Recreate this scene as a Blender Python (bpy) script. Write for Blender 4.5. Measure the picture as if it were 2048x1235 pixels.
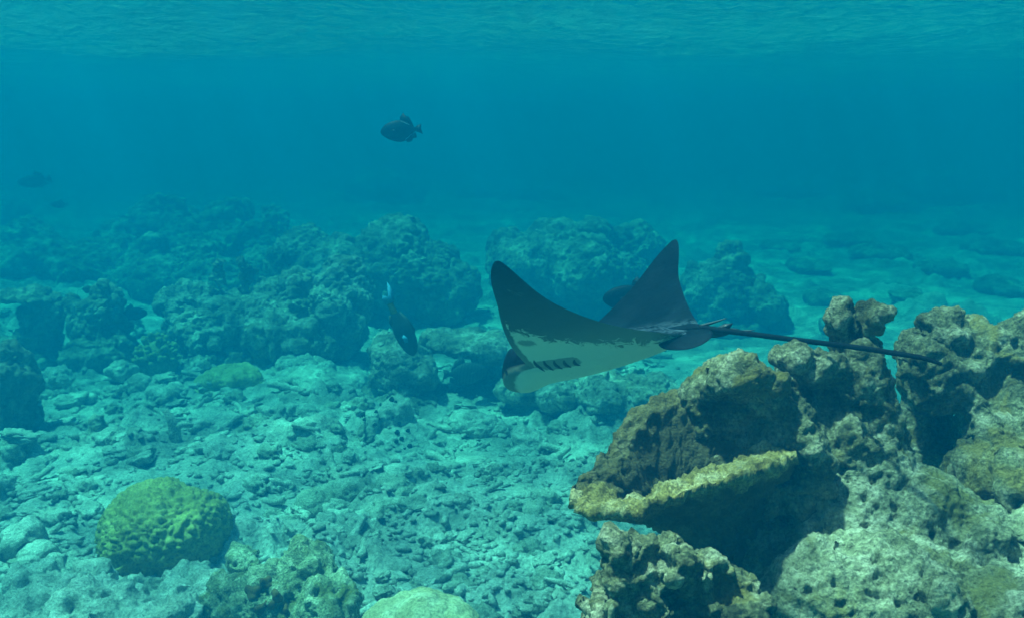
import bpy, bmesh, math, random
import numpy as np
from mathutils import Vector, Matrix, Euler

for o in list(bpy.data.objects):
    bpy.data.objects.remove(o)
SC = bpy.context.scene
COL = SC.collection
R = math.radians
random.seed(7)
rng = np.random.default_rng(11)

# ------------------------------------------------------------------ camera
F, CAMH, YH = 2000.0, 1.625, 255.0         # focal length in photo pixels, eye height above the bed, horizon row
K = CAMH / 1.3                             # bed and reef distances below were measured for an eye height of 1.3 m
NF = 0.62                                  # the foreground reef stands close by, within arm's reach
PITCH = math.atan((617.5 - YH) / F)
cam = bpy.data.cameras.new('camera')
cam.sensor_width = 36.0
cam.lens = 36.0 * F / 2048.0
cam.clip_start, cam.clip_end = 0.05, 300
camo = bpy.data.objects.new('camera', cam)
COL.objects.link(camo)
camo.location = (0, 0, CAMH)
camo.rotation_euler = (math.pi / 2 - PITCH, 0, 0)
SC.camera = camo

# ------------------------------------------------------------------ light
TO_SUN = Vector((-0.32, 0.0, 0.94)).normalized()
EL = math.asin(TO_SUN.z)
w = bpy.data.worlds.new('World')
SC.world = w
w.use_nodes = True
nt = w.node_tree
sky = nt.nodes.new('ShaderNodeTexSky')
sky.sky_type = 'NISHITA'
sky.sun_disc = False
sky.sun_elevation = EL
sky.sun_rotation = math.atan2(TO_SUN.x, TO_SUN.y)
bg = nt.nodes['Background']
bg.inputs['Strength'].default_value = 0.15
nt.links.new(sky.outputs[0], bg.inputs[0])
sun = bpy.data.lights.new('sun', 'SUN')
sun.energy = 5.0
sun.angle = R(2.5)
sun.color = (1.0, 0.96, 0.88)
suno = bpy.data.objects.new('sun', sun)
COL.objects.link(suno)
suno.location = (3, 1, 8)
suno.rotation_euler = TO_SUN.to_track_quat('Z', 'Y').to_euler()
vs = SC.view_settings
vs.view_transform = 'Standard'
vs.look = 'None'
vs.gamma = 1.0
vs.exposure = 2.0
vs.use_curve_mapping = False
SC.render.engine = 'CYCLES'
cy = SC.cycles
cy.max_bounces = 8
cy.diffuse_bounces = 2
cy.glossy_bounces = 3
cy.transparent_max_bounces = 8
cy.volume_bounces = 2
cy.use_denoising = True
cy.caustics_reflective = False
cy.caustics_refractive = False

# ------------------------------------------------------------------ pixel helpers
CP, SP = math.cos(PITCH), math.sin(PITCH)
def at(px, py, Y):
    """world point on the sight line of photo pixel (px, py) at world depth Y"""
    a, b = (px - 1024) / F, (617.5 - py) / F
    d = Vector((a, CP + b * SP, -SP + b * CP))
    t = Y / d.y
    return Vector((d.x * t, Y, CAMH + d.z * t))
def on_ground(px, py, z=0.0):
    a, b = (px - 1024) / F, (617.5 - py) / F
    d = Vector((a, CP + b * SP, -SP + b * CP))
    t = (z - CAMH) / d.z
    return Vector((d.x * t, d.y * t, z))
def mpp(Y):
    return Y / F * 1.02

# ------------------------------------------------------------------ numpy noise
def _h(i, j, k, s):
    n = (i * 374761393 + j * 668265263 + k * 2147483647 * 3 + s * 974634777) & 0xffffffff
    n = ((n ^ (n >> 13)) * 1274126177) & 0xffffffff
    n = ((n ^ (n >> 16)) * 2246822519) & 0xffffffff
    return (n ^ (n >> 15)) & 0xffffffff
def hf(i, j, k, s):
    return _h(i, j, k, s).astype(np.float64) / 4294967295.0
def perlin(P, seed=0):
    I = np.floor(P).astype(np.int64)
    f = P - I
    u = f * f * f * (f * (f * 6 - 15) + 10)
    out = 0
    for a in (0, 1):
        wx = u[:, 0] if a else 1 - u[:, 0]
        for b in (0, 1):
            wy = u[:, 1] if b else 1 - u[:, 1]
            for c in (0, 1):
                wz = u[:, 2] if c else 1 - u[:, 2]
                h = _h(I[:, 0] + a, I[:, 1] + b, I[:, 2] + c, seed)
                gx = ((h & 1023) / 511.5 - 1)
                gy = (((h >> 10) & 1023) / 511.5 - 1)
                gz = (((h >> 20) & 1023) / 511.5 - 1)
                out = out + wx * wy * wz * (gx * (f[:, 0] - a) + gy * (f[:, 1] - b) + gz * (f[:, 2] - c))
    return out * 1.3
def fbm(P, octs=4, seed=0, gain=0.5):
    s, a, o = 1.0, 1.0, 0
    for k in range(octs):
        o = o + a * perlin(P * s + 17.3 * k, seed + k)
        s *= 2.03
        a *= gain
    return o
def worley2(P, seed=0):
    I = np.floor(P).astype(np.int64)
    z = np.zeros(len(P), np.int64)
    f1 = np.full(len(P), 9.0); f2 = np.full(len(P), 9.0); idv = np.zeros(len(P))
    for a in (-1, 0, 1):
        for b in (-1, 0, 1):
            i, j = I[:, 0] + a, I[:, 1] + b
            d = np.hypot(i + hf(i, j, z, seed) - P[:, 0], j + hf(i, j, z + 1, seed) - P[:, 1])
            m = d < f1
            f2 = np.where(m, f1, np.minimum(f2, d))
            f1 = np.where(m, d, f1)
            idv = np.where(m, hf(i, j, z + 2, seed), idv)
    return f1, f2, idv
def worley3(P, seed=0):
    I = np.floor(P).astype(np.int64)
    f1 = np.full(len(P), 9.0); f2 = np.full(len(P), 9.0); idv = np.zeros(len(P))
    for a in (-1, 0, 1):
        for b in (-1, 0, 1):
            for c in (-1, 0, 1):
                i, j, k = I[:, 0] + a, I[:, 1] + b, I[:, 2] + c
                d = np.sqrt((i + hf(i, j, k, seed) - P[:, 0]) ** 2 + (j + hf(i, j, k, seed + 1) - P[:, 1]) ** 2
                            + (k + hf(i, j, k, seed + 2) - P[:, 2]) ** 2)
                m = d < f1
                f2 = np.where(m, f1, np.minimum(f2, d))
                f1 = np.where(m, d, f1)
                idv = np.where(m, hf(i, j, k, seed + 3), idv)
    return f1, f2, idv
def sstep(a, b, x):
    t = np.clip((x - a) / (b - a), 0, 1)
    return t * t * (3 - 2 * t)

def smooth_interp(u, U, Y):
    out = np.zeros(len(u))
    m = np.gradient(Y, U)
    i = np.clip(np.searchsorted(U, u, 'right') - 1, 0, len(U) - 2)
    h = U[i + 1] - U[i]; tt = (u - U[i]) / h
    return (2 * tt**3 - 3 * tt**2 + 1) * Y[i] + (tt**3 - 2 * tt**2 + tt) * h * m[i] + (-2 * tt**3 + 3 * tt**2) * Y[i + 1] + (tt**3 - tt**2) * h * m[i + 1]
# ------------------------------------------------------------------ object helpers
def tag(o, label=None, cat=None, group=None, kind=None):
    for k, v in (('label', label), ('category', cat), ('group', group), ('kind', kind)):
        if v:
            o[k] = v
    return o
def link(name, me, mat=None, parent=None, loc=None):
    o = bpy.data.objects.new(name, me)
    COL.objects.link(o)
    if mat is not None and me is not None and not me.materials:
        me.materials.append(mat)
    if parent:
        o.parent = parent
    if loc is not None:
        o.location = loc
    return o
def empty(name, loc, label=None, cat=None, group=None):
    o = link(name, None, loc=loc)
    o.empty_display_size = 0.1
    return tag(o, label, cat, group)
def smooth(me):
    me.polygons.foreach_set('use_smooth', [True] * len(me.polygons))
    me.update()
def get_co(me):
    a = np.empty(len(me.vertices) * 3)
    me.vertices.foreach_get('co', a)
    return a.reshape(-1, 3)
def get_no(me):
    a = np.empty(len(me.vertices) * 3, np.float32)
    me.vertex_normals.foreach_get('vector', a)
    return a.reshape(-1, 3).astype(np.float64)
def set_co(me, P):
    me.vertices.foreach_set('co', np.ascontiguousarray(P, np.float32).ravel())
    me.update()
def grid_mesh(name, P, nu, nv, wrap_u=False, flip=False):
    """P: (nu*nv,3) rows of nv points"""
    idx = np.arange(nu * nv).reshape(nu, nv)
    if wrap_u:
        idx = np.vstack([idx, idx[:1]])
    a, b, c, d = idx[:-1, :-1], idx[1:, :-1], idx[1:, 1:], idx[:-1, 1:]
    q = np.stack([a, b, c, d] if not flip else [a, d, c, b], -1).reshape(-1, 4)
    return raw_mesh(name, P, q)
def raw_mesh(name, P, q):
    me = bpy.data.meshes.new(name)
    q = np.asarray(q)
    n, k = q.shape
    me.vertices.add(len(P))
    me.vertices.foreach_set('co', np.ascontiguousarray(P, np.float32).ravel())
    me.loops.add(n * k)
    me.loops.foreach_set('vertex_index', q.astype(np.int32).ravel())
    me.polygons.add(n)
    me.polygons.foreach_set('loop_start', np.arange(0, n * k, k, dtype=np.int32))
    me.update(calc_edges=True)
    me.validate()
    smooth(me)
    return me

# ------------------------------------------------------------------ materials
def new_mat(name):
    m = bpy.data.materials.new(name)
    m.use_nodes = True
    t = m.node_tree
    b = t.nodes['Principled BSDF']
    return m, t, b
def N(t, typ, **kw):
    n = t.nodes.new(typ)
    for k, v in kw.items():
        if k.startswith('i_'):
            n.inputs[k[2:].replace('_', ' ')].default_value = v
        else:
            setattr(n, k, v)
    return n
def noise(t, vec, scale, detail=6, rough=0.6, dist=0.0):
    n = N(t, 'ShaderNodeTexNoise')
    n.inputs['Scale'].default_value = scale
    n.inputs['Detail'].default_value = detail
    n.inputs['Roughness'].default_value = rough
    n.inputs['Distortion'].default_value = dist
    t.links.new(vec, n.inputs['Vector'])
    return n.outputs['Fac']
def ramp(t, val, stops):
    r = N(t, 'ShaderNodeValToRGB')
    e = r.color_ramp.elements
    while len(e) < len(stops):
        e.new(0.5)
    for k, (p, c) in enumerate(stops):
        e[k].position = p
        e[k].color = (*c, 1) if len(c) == 3 else c
    t.links.new(val, r.inputs[0])
    return r.outputs[0]
def mixc(t, fac, a, b, mode='MIX'):
    m = N(t, 'ShaderNodeMix', data_type='RGBA', blend_type=mode)
    for sock, v in ((m.inputs[0], fac), (m.inputs[6], a), (m.inputs[7], b)):
        if isinstance(v, bpy.types.NodeSocket):
            t.links.new(v, sock)
        elif isinstance(v, tuple):
            sock.default_value = (*v, 1)
        else:
            sock.default_value = v
    return m.outputs[2]
def math_(t, op, a, b=None):
    m = N(t, 'ShaderNodeMath', operation=op)
    for s, v in ((m.inputs[0], a), (m.inputs[1], b)):
        if v is None:
            continue
        if isinstance(v, bpy.types.NodeSocket):
            t.links.new(v, s)
        else:
            s.default_value = v
    return m.outputs[0]
def attr(t, name):
    return N(t, 'ShaderNodeAttribute', attribute_name=name).outputs['Fac']
def lip_and_shaded_body(m, body):
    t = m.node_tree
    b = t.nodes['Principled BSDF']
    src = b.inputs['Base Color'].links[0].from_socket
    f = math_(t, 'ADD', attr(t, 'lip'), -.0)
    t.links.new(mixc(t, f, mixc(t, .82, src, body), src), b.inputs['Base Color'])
def rocky(name, dark, mid, pale, s=1.0, patch=None, patch_thr=0.55, bump=0.02, rough=0.92, grain=90, pale_thr=0.52, island=False, gr=(0.28, 0.8, 1.25)):
    m, t, b = new_mat(name)
    if island:
        vec = N(t, 'ShaderNodeNewGeometry').outputs['Position']
    else:
        vec = N(t, 'ShaderNodeTexCoord').outputs['Object']
    n1 = noise(t, vec, 7 * s, 8, 0.65, 0.4)
    c = ramp(t, n1, [(0.34, dark), (0.5, mid), (pale_thr + 0.12, pale)])
    n2 = noise(t, vec, grain * s, 4, 0.7)
    c = mixc(t, 0.75, c, ramp(t, n2, [(0.34, (gr[0],) * 3), (0.5, (gr[1],) * 3), (0.68, (gr[2],) * 3)]), 'MULTIPLY')
    if patch:
        n3 = noise(t, vec, 3.1 * s, 5, 0.6, 0.8)
        f = ramp(t, n3, [(patch_thr, (0, 0, 0)), (patch_thr + 0.1, (1, 1, 1))])
        c = mixc(t, f, c, mixc(t, 0.7, patch, ramp(t, n2, [(0.35, (0.4, 0.4, 0.4)), (0.7, (1.2, 1.2, 1.2))]), 'MULTIPLY'))
    t.links.new(c, b.inputs['Base Color'])
    b.inputs['Roughness'].default_value = rough
    b.inputs['Specular IOR Level'].default_value = 0.1
    nb = noise(t, vec, 38 * s, 8, 0.72)
    vo = N(t, 'ShaderNodeTexVoronoi')
    vo.inputs['Scale'].default_value = 55 * s
    t.links.new(vec, vo.inputs['Vector'])
    hsum = math_(t, 'ADD', nb, math_(t, 'MULTIPLY', vo.outputs['Distance'], 0.35))
    bp = N(t, 'ShaderNodeBump')
    bp.inputs['Strength'].default_value = 1.0
    bp.inputs['Distance'].default_value = bump
    t.links.new(hsum, bp.inputs['Height'])
    t.links.new(bp.outputs[0], b.inputs['Normal'])
    return m

M_BED = rocky('bed_rubble', (0.34, 0.35, 0.28), (0.54, 0.55, 0.46), (0.72, 0.72, 0.62), 0.9, (0.74, 0.72, 0.62), 0.60, 0.012, island=True)
def broad(m, sc, lo):
    t = m.node_tree
    b = t.nodes['Principled BSDF']
    src = b.inputs['Base Color'].links[0].from_socket
    vec = N(t, 'ShaderNodeNewGeometry').outputs['Position']
    f = ramp(t, noise(t, vec, sc, 4, .6, .5), [(.40, (lo,) * 3), (.58, (1, 1, 1))])
    t.links.new(mixc(t, 1.0, src, f, 'MULTIPLY'), b.inputs['Base Color'])
broad(M_BED, .8, .55)
M_RUB = rocky('rubble_crust', (0.34, 0.35, 0.28), (0.52, 0.53, 0.44), (0.72, 0.72, 0.62), 1.6, None, bump=0.012, island=True)
M_RUB2 = rocky('rubble_algae', (0.20, 0.22, 0.16), (0.36, 0.38, 0.29), (0.56, 0.57, 0.46), 1.6, None, bump=0.012, island=True)
M_FAR = rocky('bommie_turf', (0.09, 0.10, 0.06), (0.24, 0.25, 0.16), (0.46, 0.46, 0.34), 0.7, (0.52, 0.50, 0.38), 0.62, 0.02, grain=30)
M_MID = rocky('reef_crust', (0.11, 0.12, 0.08), (0.30, 0.30, 0.21), (0.58, 0.57, 0.46), 1.0, (0.18, 0.17, 0.06), 0.60, 0.015, grain=50)
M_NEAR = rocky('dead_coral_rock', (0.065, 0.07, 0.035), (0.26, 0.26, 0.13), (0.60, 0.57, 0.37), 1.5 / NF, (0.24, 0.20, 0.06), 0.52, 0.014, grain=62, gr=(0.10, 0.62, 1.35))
M_DOME = rocky('pale_yellow_dome', (0.42, 0.38, 0.18), (0.60, 0.56, 0.30), (0.78, 0.74, 0.46), 1.5, None, bump=0.004, grain=80)
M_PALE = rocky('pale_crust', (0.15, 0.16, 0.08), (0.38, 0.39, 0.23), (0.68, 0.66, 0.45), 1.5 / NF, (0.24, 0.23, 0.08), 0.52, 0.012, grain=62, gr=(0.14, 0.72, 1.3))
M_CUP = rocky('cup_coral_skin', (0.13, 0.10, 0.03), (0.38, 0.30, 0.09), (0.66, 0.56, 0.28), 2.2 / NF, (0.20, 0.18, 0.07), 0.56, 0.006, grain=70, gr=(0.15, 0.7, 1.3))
lip_and_shaded_body(M_CUP, (0.075, 0.07, 0.04))  # the lip keeps its own yellow; the hollow's shade is painted into the body colour
M_BRAIN = rocky('brain_coral_skin', (0.32, 0.27, 0.075), (0.42, 0.36, 0.10), (0.54, 0.47, 0.16), 1.3, None, bump=0.002, grain=60)
M_YEL = rocky('yellow_pillow_skin', (0.22, 0.21, 0.06), (0.38, 0.36, 0.13), (0.5, 0.48, 0.22), 1.5, None, bump=0.004)
M_BROWN = rocky('brown_polyps', (0.06, 0.04, 0.015), (0.14, 0.09, 0.03), (0.24, 0.16, 0.06), 3, None, bump=0.003)
M_SPOT = rocky('dark_spot_skin', (0.02, 0.025, 0.025), (0.04, 0.045, 0.04), (0.07, 0.07, 0.06), 3, None, bump=0.002)

# ------------------------------------------------------------------ water surface, seen from below
def polar(r, th):
    RR, TT = np.meshgrid(r, th, indexing='ij')
    return RR.ravel() * np.sin(TT.ravel()), RR.ravel() * np.cos(TT.ravel())
def angles(dense, n, coarse):
    a = np.linspace(-dense, dense, n)
    b = np.linspace(dense, 2 * math.pi - dense, coarse + 2)[1:-1]
    return np.concatenate([a, b])
WZ = CAMH + 0.60
def water_z(x, y):
    P = np.stack([x * 0.38, y * 0.75, 0 * x], 1)
    z = 0.10 * fbm(P, 3, 61, 0.45)
    P2 = np.stack([x * 3.2 + y * 0.6, y * 4.5, 0 * x + 3.3], 1)
    tro = -(0.13 - 0.012 * x) * np.exp(-((y - 6.6 - 0.25 * x + 0.4 * np.sin(x * 0.9)) / 0.85) ** 2)
    return WZ + z * 0.7 + tro + 0.018 * fbm(P2, 3, 71, 0.55)
th = angles(R(42), 420, 60)
rr = np.concatenate([[0.02], np.geomspace(0.5, 60, 420)])
x, y = polar(rr, th)
P = np.stack([x, y, water_z(x, y)], 1)
me = grid_mesh('water', P.reshape(len(rr), len(th), 3).transpose(1, 0, 2).reshape(-1, 3), len(th), len(rr), wrap_u=True)
m, t, b = new_mat('water_surface')
t.nodes.remove(b)
vec = N(t, 'ShaderNodeNewGeometry').outputs['Position']
nb = noise(t, vec, 9, 4, 0.6, 0.6)
bp = N(t, 'ShaderNodeBump')
bp.inputs['Strength'].default_value = 1.0
bp.inputs['Distance'].default_value = 0.05
t.links.new(nb, bp.inputs['Height'])
fr = N(t, 'ShaderNodeFresnel')
fr.inputs['IOR'].default_value = 1.333
gl = N(t, 'ShaderNodeBsdfGlossy')
gl.inputs['Roughness'].default_value = 0.04
gl.inputs['Color'].default_value = (0.97, 0.98, 0.98, 1)
t.links.new(bp.outputs[0], gl.inputs['Normal'])
tr = N(t, 'ShaderNodeBsdfTransparent')
# wavering net of light, as ripples would cast it, painted into the see-through colour
def net(scale, seed):
    mp = N(t, 'ShaderNodeMapping')
    mp.inputs['Location'].default_value = (seed, seed * 0.7, 0)
    t.links.new(vec, mp.inputs[0])
    nz = N(t, 'ShaderNodeTexNoise')
    nz.inputs['Scale'].default_value = scale * 0.8
    nz.inputs['Detail'].default_value = 1
    t.links.new(mp.outputs[0], nz.inputs['Vector'])
    mx = N(t, 'ShaderNodeMix', data_type='VECTOR')
    mx.inputs[0].default_value = 0.22
    t.links.new(mp.outputs[0], mx.inputs[4])
    t.links.new(nz.outputs['Color'], mx.inputs[5])
    v = N(t, 'ShaderNodeTexVoronoi', feature='F1', voronoi_dimensions='2D')
    v.inputs['Scale'].default_value = scale
    t.links.new(mx.outputs[1], v.inputs['Vector'])
    return v.outputs['Distance']
c1 = math_(t, 'POWER', net(4.2, 0.0), 2.2)
c2 = math_(t, 'POWER', net(9.0, 5.0), 2.0)
cs = math_(t, 'ADD', math_(t, 'MULTIPLY', c1, 1.1), math_(t, 'MULTIPLY', c2, 0.6))
cr = ramp(t, cs, [(0.05, (0.42, 0.42, 0.42)), (0.35, (0.62, 0.62, 0.62)), (0.75, (1, 1, 1))])
t.links.new(cr, tr.inputs['Color'])
mx = N(t, 'ShaderNodeMixShader')
t.links.new(fr.outputs[0], mx.inputs[0])
t.links.new(tr.outputs[0], mx.inputs[1])
t.links.new(gl.outputs[0], mx.inputs[2])
t.links.new(mx.outputs[0], t.nodes['Material Output'].inputs['Surface'])
o = link('water', me, m)
tag(o, 'rippling sea surface seen from below', None, None, 'structure')

# ------------------------------------------------------------------ sea bed
SANDS = [(on_ground(70, 960) / K, 0.18), (on_ground(1650, 545) / K, 0.6), (on_ground(1950, 600) / K, 0.5), (on_ground(300, 610) / K, 0.5),
         (on_ground(1500, 640) / K, 0.5), (on_ground(330, 985) / K, 0.12), (on_ground(1350, 720) / K, 0.5), (on_ground(600, 1000) / K, 0.22), (on_ground(1050, 1010) / K, 0.25), (on_ground(880, 1120) / K, 0.2), (on_ground(120, 870) / K, .25), (on_ground(620, 860) / K, .2)]
def ground_z(x, y):
    x = np.asarray(x, float) / K; y = np.asarray(y, float) / K
    o = np.zeros_like(x)
    wx = x + 0.06 * perlin(np.stack([x * 4, y * 4, o], 1), 5) + 0.02 * perlin(np.stack([x * 14, y * 14, o], 1), 15)
    wy = y + 0.06 * perlin(np.stack([x * 4, y * 4, o + 9], 1), 6) + 0.02 * perlin(np.stack([x * 14, y * 14, o + 9], 1), 16)
    z = 0.10 * fbm(np.stack([x * 0.45, y * 0.45, o], 1), 3, 1)
    sand = np.zeros_like(x)
    for c, r in SANDS:
        sand = np.maximum(sand, 1 - sstep(r * 0.55, r * 1.15, np.hypot(x - c.x, y - c.y) * (1 + 0.5 * perlin(np.stack([x * 3, y * 3, o + 4], 1), 8))))
    rub = 0.35 + 0.65 * sstep(-0.35, 0.25, perlin(np.stack([x * 1.1, y * 1.1, o + 2], 1), 3))
    rub *= 1 - 0.85 * sand
    for sc, am, sd, pr in ((2.0, 0.11, 21, 0.5), (4.2, 0.075, 22, 0.55), (8.5, 0.038, 23, 0.6), (18, 0.014, 24, 0.6)):
        ang = 0.5 + sd
        ca, sa = math.cos(ang), math.sin(ang)
        f1, f2, i = worley2(np.stack([(wx * ca - wy * sa) * sc * 0.7, (wx * sa + wy * ca) * sc * 1.25], 1), sd)
        dome = (1 - sstep(0.05, 0.60, f1)) * (0.35 + 0.65 * sstep(0.0, 0.25, f2 - f1))
        z = z + am * rub * dome * np.where(i < pr, 0.3 + 0.7 * i / pr, 0)
    rg = 1 - 2 * np.abs(perlin(np.stack([wx * 13, wy * 16, o + 1], 1), 33))
    z = z + 0.012 * rub * rg
    z = z + 0.034 * (0.12 + rub) * fbm(np.stack([wx * 7, wy * 9, o + 7], 1), 6, 31, 0.60)
    return K * (z - 0.04)
th = angles(R(41), 640, 50)
rr = np.concatenate([[0.02, 0.5, 0.9], np.geomspace(1.3, 18, 720), np.geomspace(18.6, 62, 24)])
x, y = polar(rr, th)
P = np.stack([x, y, ground_z(x, y)], 1)
me = grid_mesh('sea_bed', P.reshape(len(rr), len(th), 3).transpose(1, 0, 2).reshape(-1, 3), len(th), len(rr), wrap_u=True, flip=True)
o = link('sea_bed', me, M_BED)
tag(o, 'pale sandy sea bed strewn with coral rubble', None, None, 'structure')
def gz(x, y):
    return float(ground_z(np.array([x]), np.array([y]))[0])

# ------------------------------------------------------------------ the water's own haze
bm = bmesh.new()
bmesh.ops.create_cube(bm, size=1)
bmesh.ops.scale(bm, vec=(140, 140, 3.9), verts=bm.verts)
bmesh.ops.translate(bm, vec=(0, 0, 2.6 - 3.9 / 2), verts=bm.verts)
me = bpy.data.meshes.new('haze'); bm.to_mesh(me); bm.free()
m = bpy.data.materials.new('sea_water_volume')
m.use_nodes = True
t = m.node_tree
t.nodes.clear()
pv = t.nodes.new('ShaderNodeVolumePrincipled')
EXT, SCA, DEN = (0.46, 0.175, 0.215), (0.0, 0.033, 0.067), 0.46     # extinction and scattering per metre
pv.inputs['Color'].default_value = (*[q / DEN for q in SCA], 1)
pv.inputs['Absorption Color'].default_value = (*[max(0.0, 1 - (e - q) / (DEN - q)) ** 2 for e, q in zip(EXT, SCA)], 1)
pv.inputs['Density'].default_value = DEN
pv.inputs['Anisotropy'].default_value = 0.25
out = t.nodes.new('ShaderNodeOutputMaterial')
t.links.new(pv.outputs[0], out.inputs['Volume'])
tag(link('haze', me, m), 'blue-green sea water filling the scene', None, None, 'stuff')

# ------------------------------------------------------------------ rocks
_ico = {}
def ico(n):
    if n not in _ico:
        bm = bmesh.new()
        bmesh.ops.create_icosphere(bm, subdivisions=n, radius=1)
        _ico[n] = (np.array([v.co[:] for v in bm.verts]), np.array([[v.index for v in f.verts] for f in bm.faces]))
        bm.free()
    return _ico[n]
def lobe(px, py, Y, rx, rz, ry=None, roll=0.0, yaw=0.0, tilt=0.0):
    """ellipsoid centred on a pixel at depth Y; rx, rz in photo pixels, ry in metres"""
    s = mpp(Y)
    return (at(px, py, Y), (rx * s, ry if ry else (rx + rz) * 0.5 * s, rz * s), (R(tilt), R(roll), R(yaw)))
def mesh_from_lobes(name, lobes, voxel, smooth_it=3):
    V, T, n = [], [], 0
    bv, bf = ico(3)
    for c, rad, rot in lobes:
        Mx = np.array(Euler(rot).to_matrix())
        v = (bv * np.array(rad)) @ Mx.T + np.array(c)
        V.append(v); T.append(bf + n); n += len(v)
    me = raw_mesh('tmp', np.vstack(V), np.vstack(T))
    o = bpy.data.objects.new('tmp', me)
    COL.objects.link(o)
    md = o.modifiers.new('r', 'REMESH')
    md.mode = 'VOXEL'
    md.voxel_size = voxel
    if smooth_it:
        ms = o.modifiers.new('s', 'SMOOTH')
        ms.factor = 0.5
        ms.iterations = smooth_it
    dg = bpy.context.evaluated_depsgraph_get()
    me2 = bpy.data.meshes.new_from_object(o.evaluated_get(dg))
    me2.name = name
    bpy.data.objects.remove(o)
    bpy.data.meshes.remove(me)
    smooth(me2)
    return me2
def roughen(me, big=(2, .05), mid=(8, .02), fine=(30, .006), pits=None, knobs=None, seed=0):
    for stage in (1, 2):
        P = get_co(me); No = get_no(me)
        if stage == 1:
            d = big[1] * fbm(P * big[0], 3, seed)
            if knobs:
                f1, f2, i = worley3(P * knobs[0] + 0.3 * perlin(P * knobs[0], seed + 9)[:, None], seed + 40)
                d = d + knobs[1] * (np.sqrt(np.clip(1 - (f1 / 0.7) ** 2, 0, 1)) * (0.4 + 0.6 * i) - 0.3)
        else:
            r = 1 - 2 * np.abs(perlin(P * mid[0] + 5, seed + 3))
            d = mid[1] * (fbm(P * mid[0], 4, seed + 5, 0.55) * 0.8 + 0.35 * (r - 0.5)) + fine[1] * fbm(P * fine[0], 3, seed + 11, 0.6)
            if pits:
                for fq, dp in pits:
                    f1, f2, i = worley3(P * fq, seed + 70)
                    d = d - dp * (1 - sstep(0.12, 0.36, f1)) * sstep(0.35, 0.6, i)
        set_co(me, P + No * d[:, None])
def rock(name, label, cat, lobes, mat, vox=None, sm=3, group=None, seed=None, amp=1.0, k=None, **kw):
    k = K if k is None else k
    Y = np.mean([l[0].y for l in lobes])
    voxel = vox * k if vox else max(0.006, 2.0 * mpp(Y))
    me = mesh_from_lobes(name, lobes, voxel, sm)
    seed = seed if seed is not None else (abs(hash_str(label)) % 500)
    kw.setdefault('big', (2.5, .07 * amp)); kw.setdefault('mid', (9, .035 * amp)); kw.setdefault('fine', (32, .010 * amp))
    for q in ('big', 'mid', 'fine', 'knobs'):
        if kw.get(q):
            kw[q] = (kw[q][0] / k, kw[q][1] * k)
    if kw.get('pits'):
        kw['pits'] = [(f_ / k, d_ * k) for f_, d_ in kw['pits']]
    roughen(me, seed=seed, **kw)
    P = get_co(me)
    c = np.array([(P[:, 0].min() + P[:, 0].max()) / 2, (P[:, 1].min() + P[:, 1].max()) / 2, P[:, 2].min()])
    set_co(me, P - c)
    smooth(me)
    c[2] = min(c[2], gz(c[0], c[1]) - .03 * k)          # sits in the bed
    return tag(link(name, me, mat, loc=c), label, cat, group)
def hash_str(s):
    h = 7
    for ch in s:
        h = (h * 131 + ord(ch)) % 1000003
    return h

def L(px, py, Y, rx, rz, ry=None, **k):
    return lobe(px, py, Y * K, rx, rz, ry * K if ry else None, **k)
def LN(px, py, Y, rx, rz, ry=None, **k):
    return lobe(px, py, Y * NF, rx, rz, ry * NF if ry else None, **k)
def PED(px, Y, rx, top=0.62, ry=0.2):
    """the buried foot that carries a foreground rock down to the bed"""
    c = at(px, 1235, Y * NF)
    return (Vector((c.x, c.y + .05, top * .4)), (rx, ry, top * .62), (0, 0, 0))

# --- far bommies
rock('coral_bommie', 'broad rounded coral bommie with small knobs along its crest, beyond the diving parrotfish', 'coral rock',
     [L(655, 560, 7.0, 112, 82, .45), L(800, 545, 7.1, 120, 85, .5), L(890, 585, 7.0, 66, 68, .35), L(752, 475, 7.3, 28, 30, .12), L(800, 478, 7.3, 60, 36, .2),
      L(848, 463, 7.3, 18, 16, .06), L(625, 470, 7.2, 30, 8, .08), L(625, 482, 7.2, 12, 16, .05), L(600, 530, 7.0, 62, 60, .3), L(740, 640, 7.2, 190, 40, .5)],
     M_FAR, knobs=(7, .05), amp=1.2)
rock('coral_bommie', 'lumpy domed coral bommie behind the eagle ray', 'coral rock',
     [L(1070, 535, 7.4, 98, 80, .5), L(1150, 555, 7.3, 100, 85, .45), L(1115, 470, 7.6, 60, 34, .3), L(1185, 475, 7.8, 38, 36, .2), L(1020, 495, 7.5, 46, 40, .25),
      L(1280, 500, 8.0, 50, 44, .3), L(1120, 640, 7.4, 170, 40, .5), L(1240, 560, 7.5, 60, 60, .3)],
     M_FAR, knobs=(5, .05), amp=1.2)
rock('reef_rock', 'dark craggy rock beyond the eagle ray tail, bright sand around it', 'coral rock',
     [L(1440, 590, 6.9, 72, 66, .3), L(1462, 530, 6.9, 26, 30, .12), L(1455, 508, 6.9, 10, 14, .05), L(1520, 605, 6.8, 42, 46, .25), L(1395, 575, 7.0, 40, 46, .25), L(1450, 650, 6.9, 110, 30, .4), L(1525, 555, 6.9, 14, 14, .06)],
     M_FAR, knobs=(8, .04), amp=1.2)
rock('reef_ridge', 'far hazy reef ridge ending in a tall pinnacle', 'coral rock',
     [L(330, 455, 9.6, 60, 45, .5), L(430, 490, 9.4, 110, 50, .6), L(552, 470, 9.3, 22, 60, .2), L(520, 500, 9.3, 50, 50, .4), L(260, 480, 9.6, 50, 40, .5), L(280, 430, 9.7, 24, 20, .15), L(400, 540, 9.4, 200, 45, .7), L(450, 425, 9.6, 40, 22, .2)],
     M_FAR, knobs=(5, .07), amp=1.6)
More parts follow.
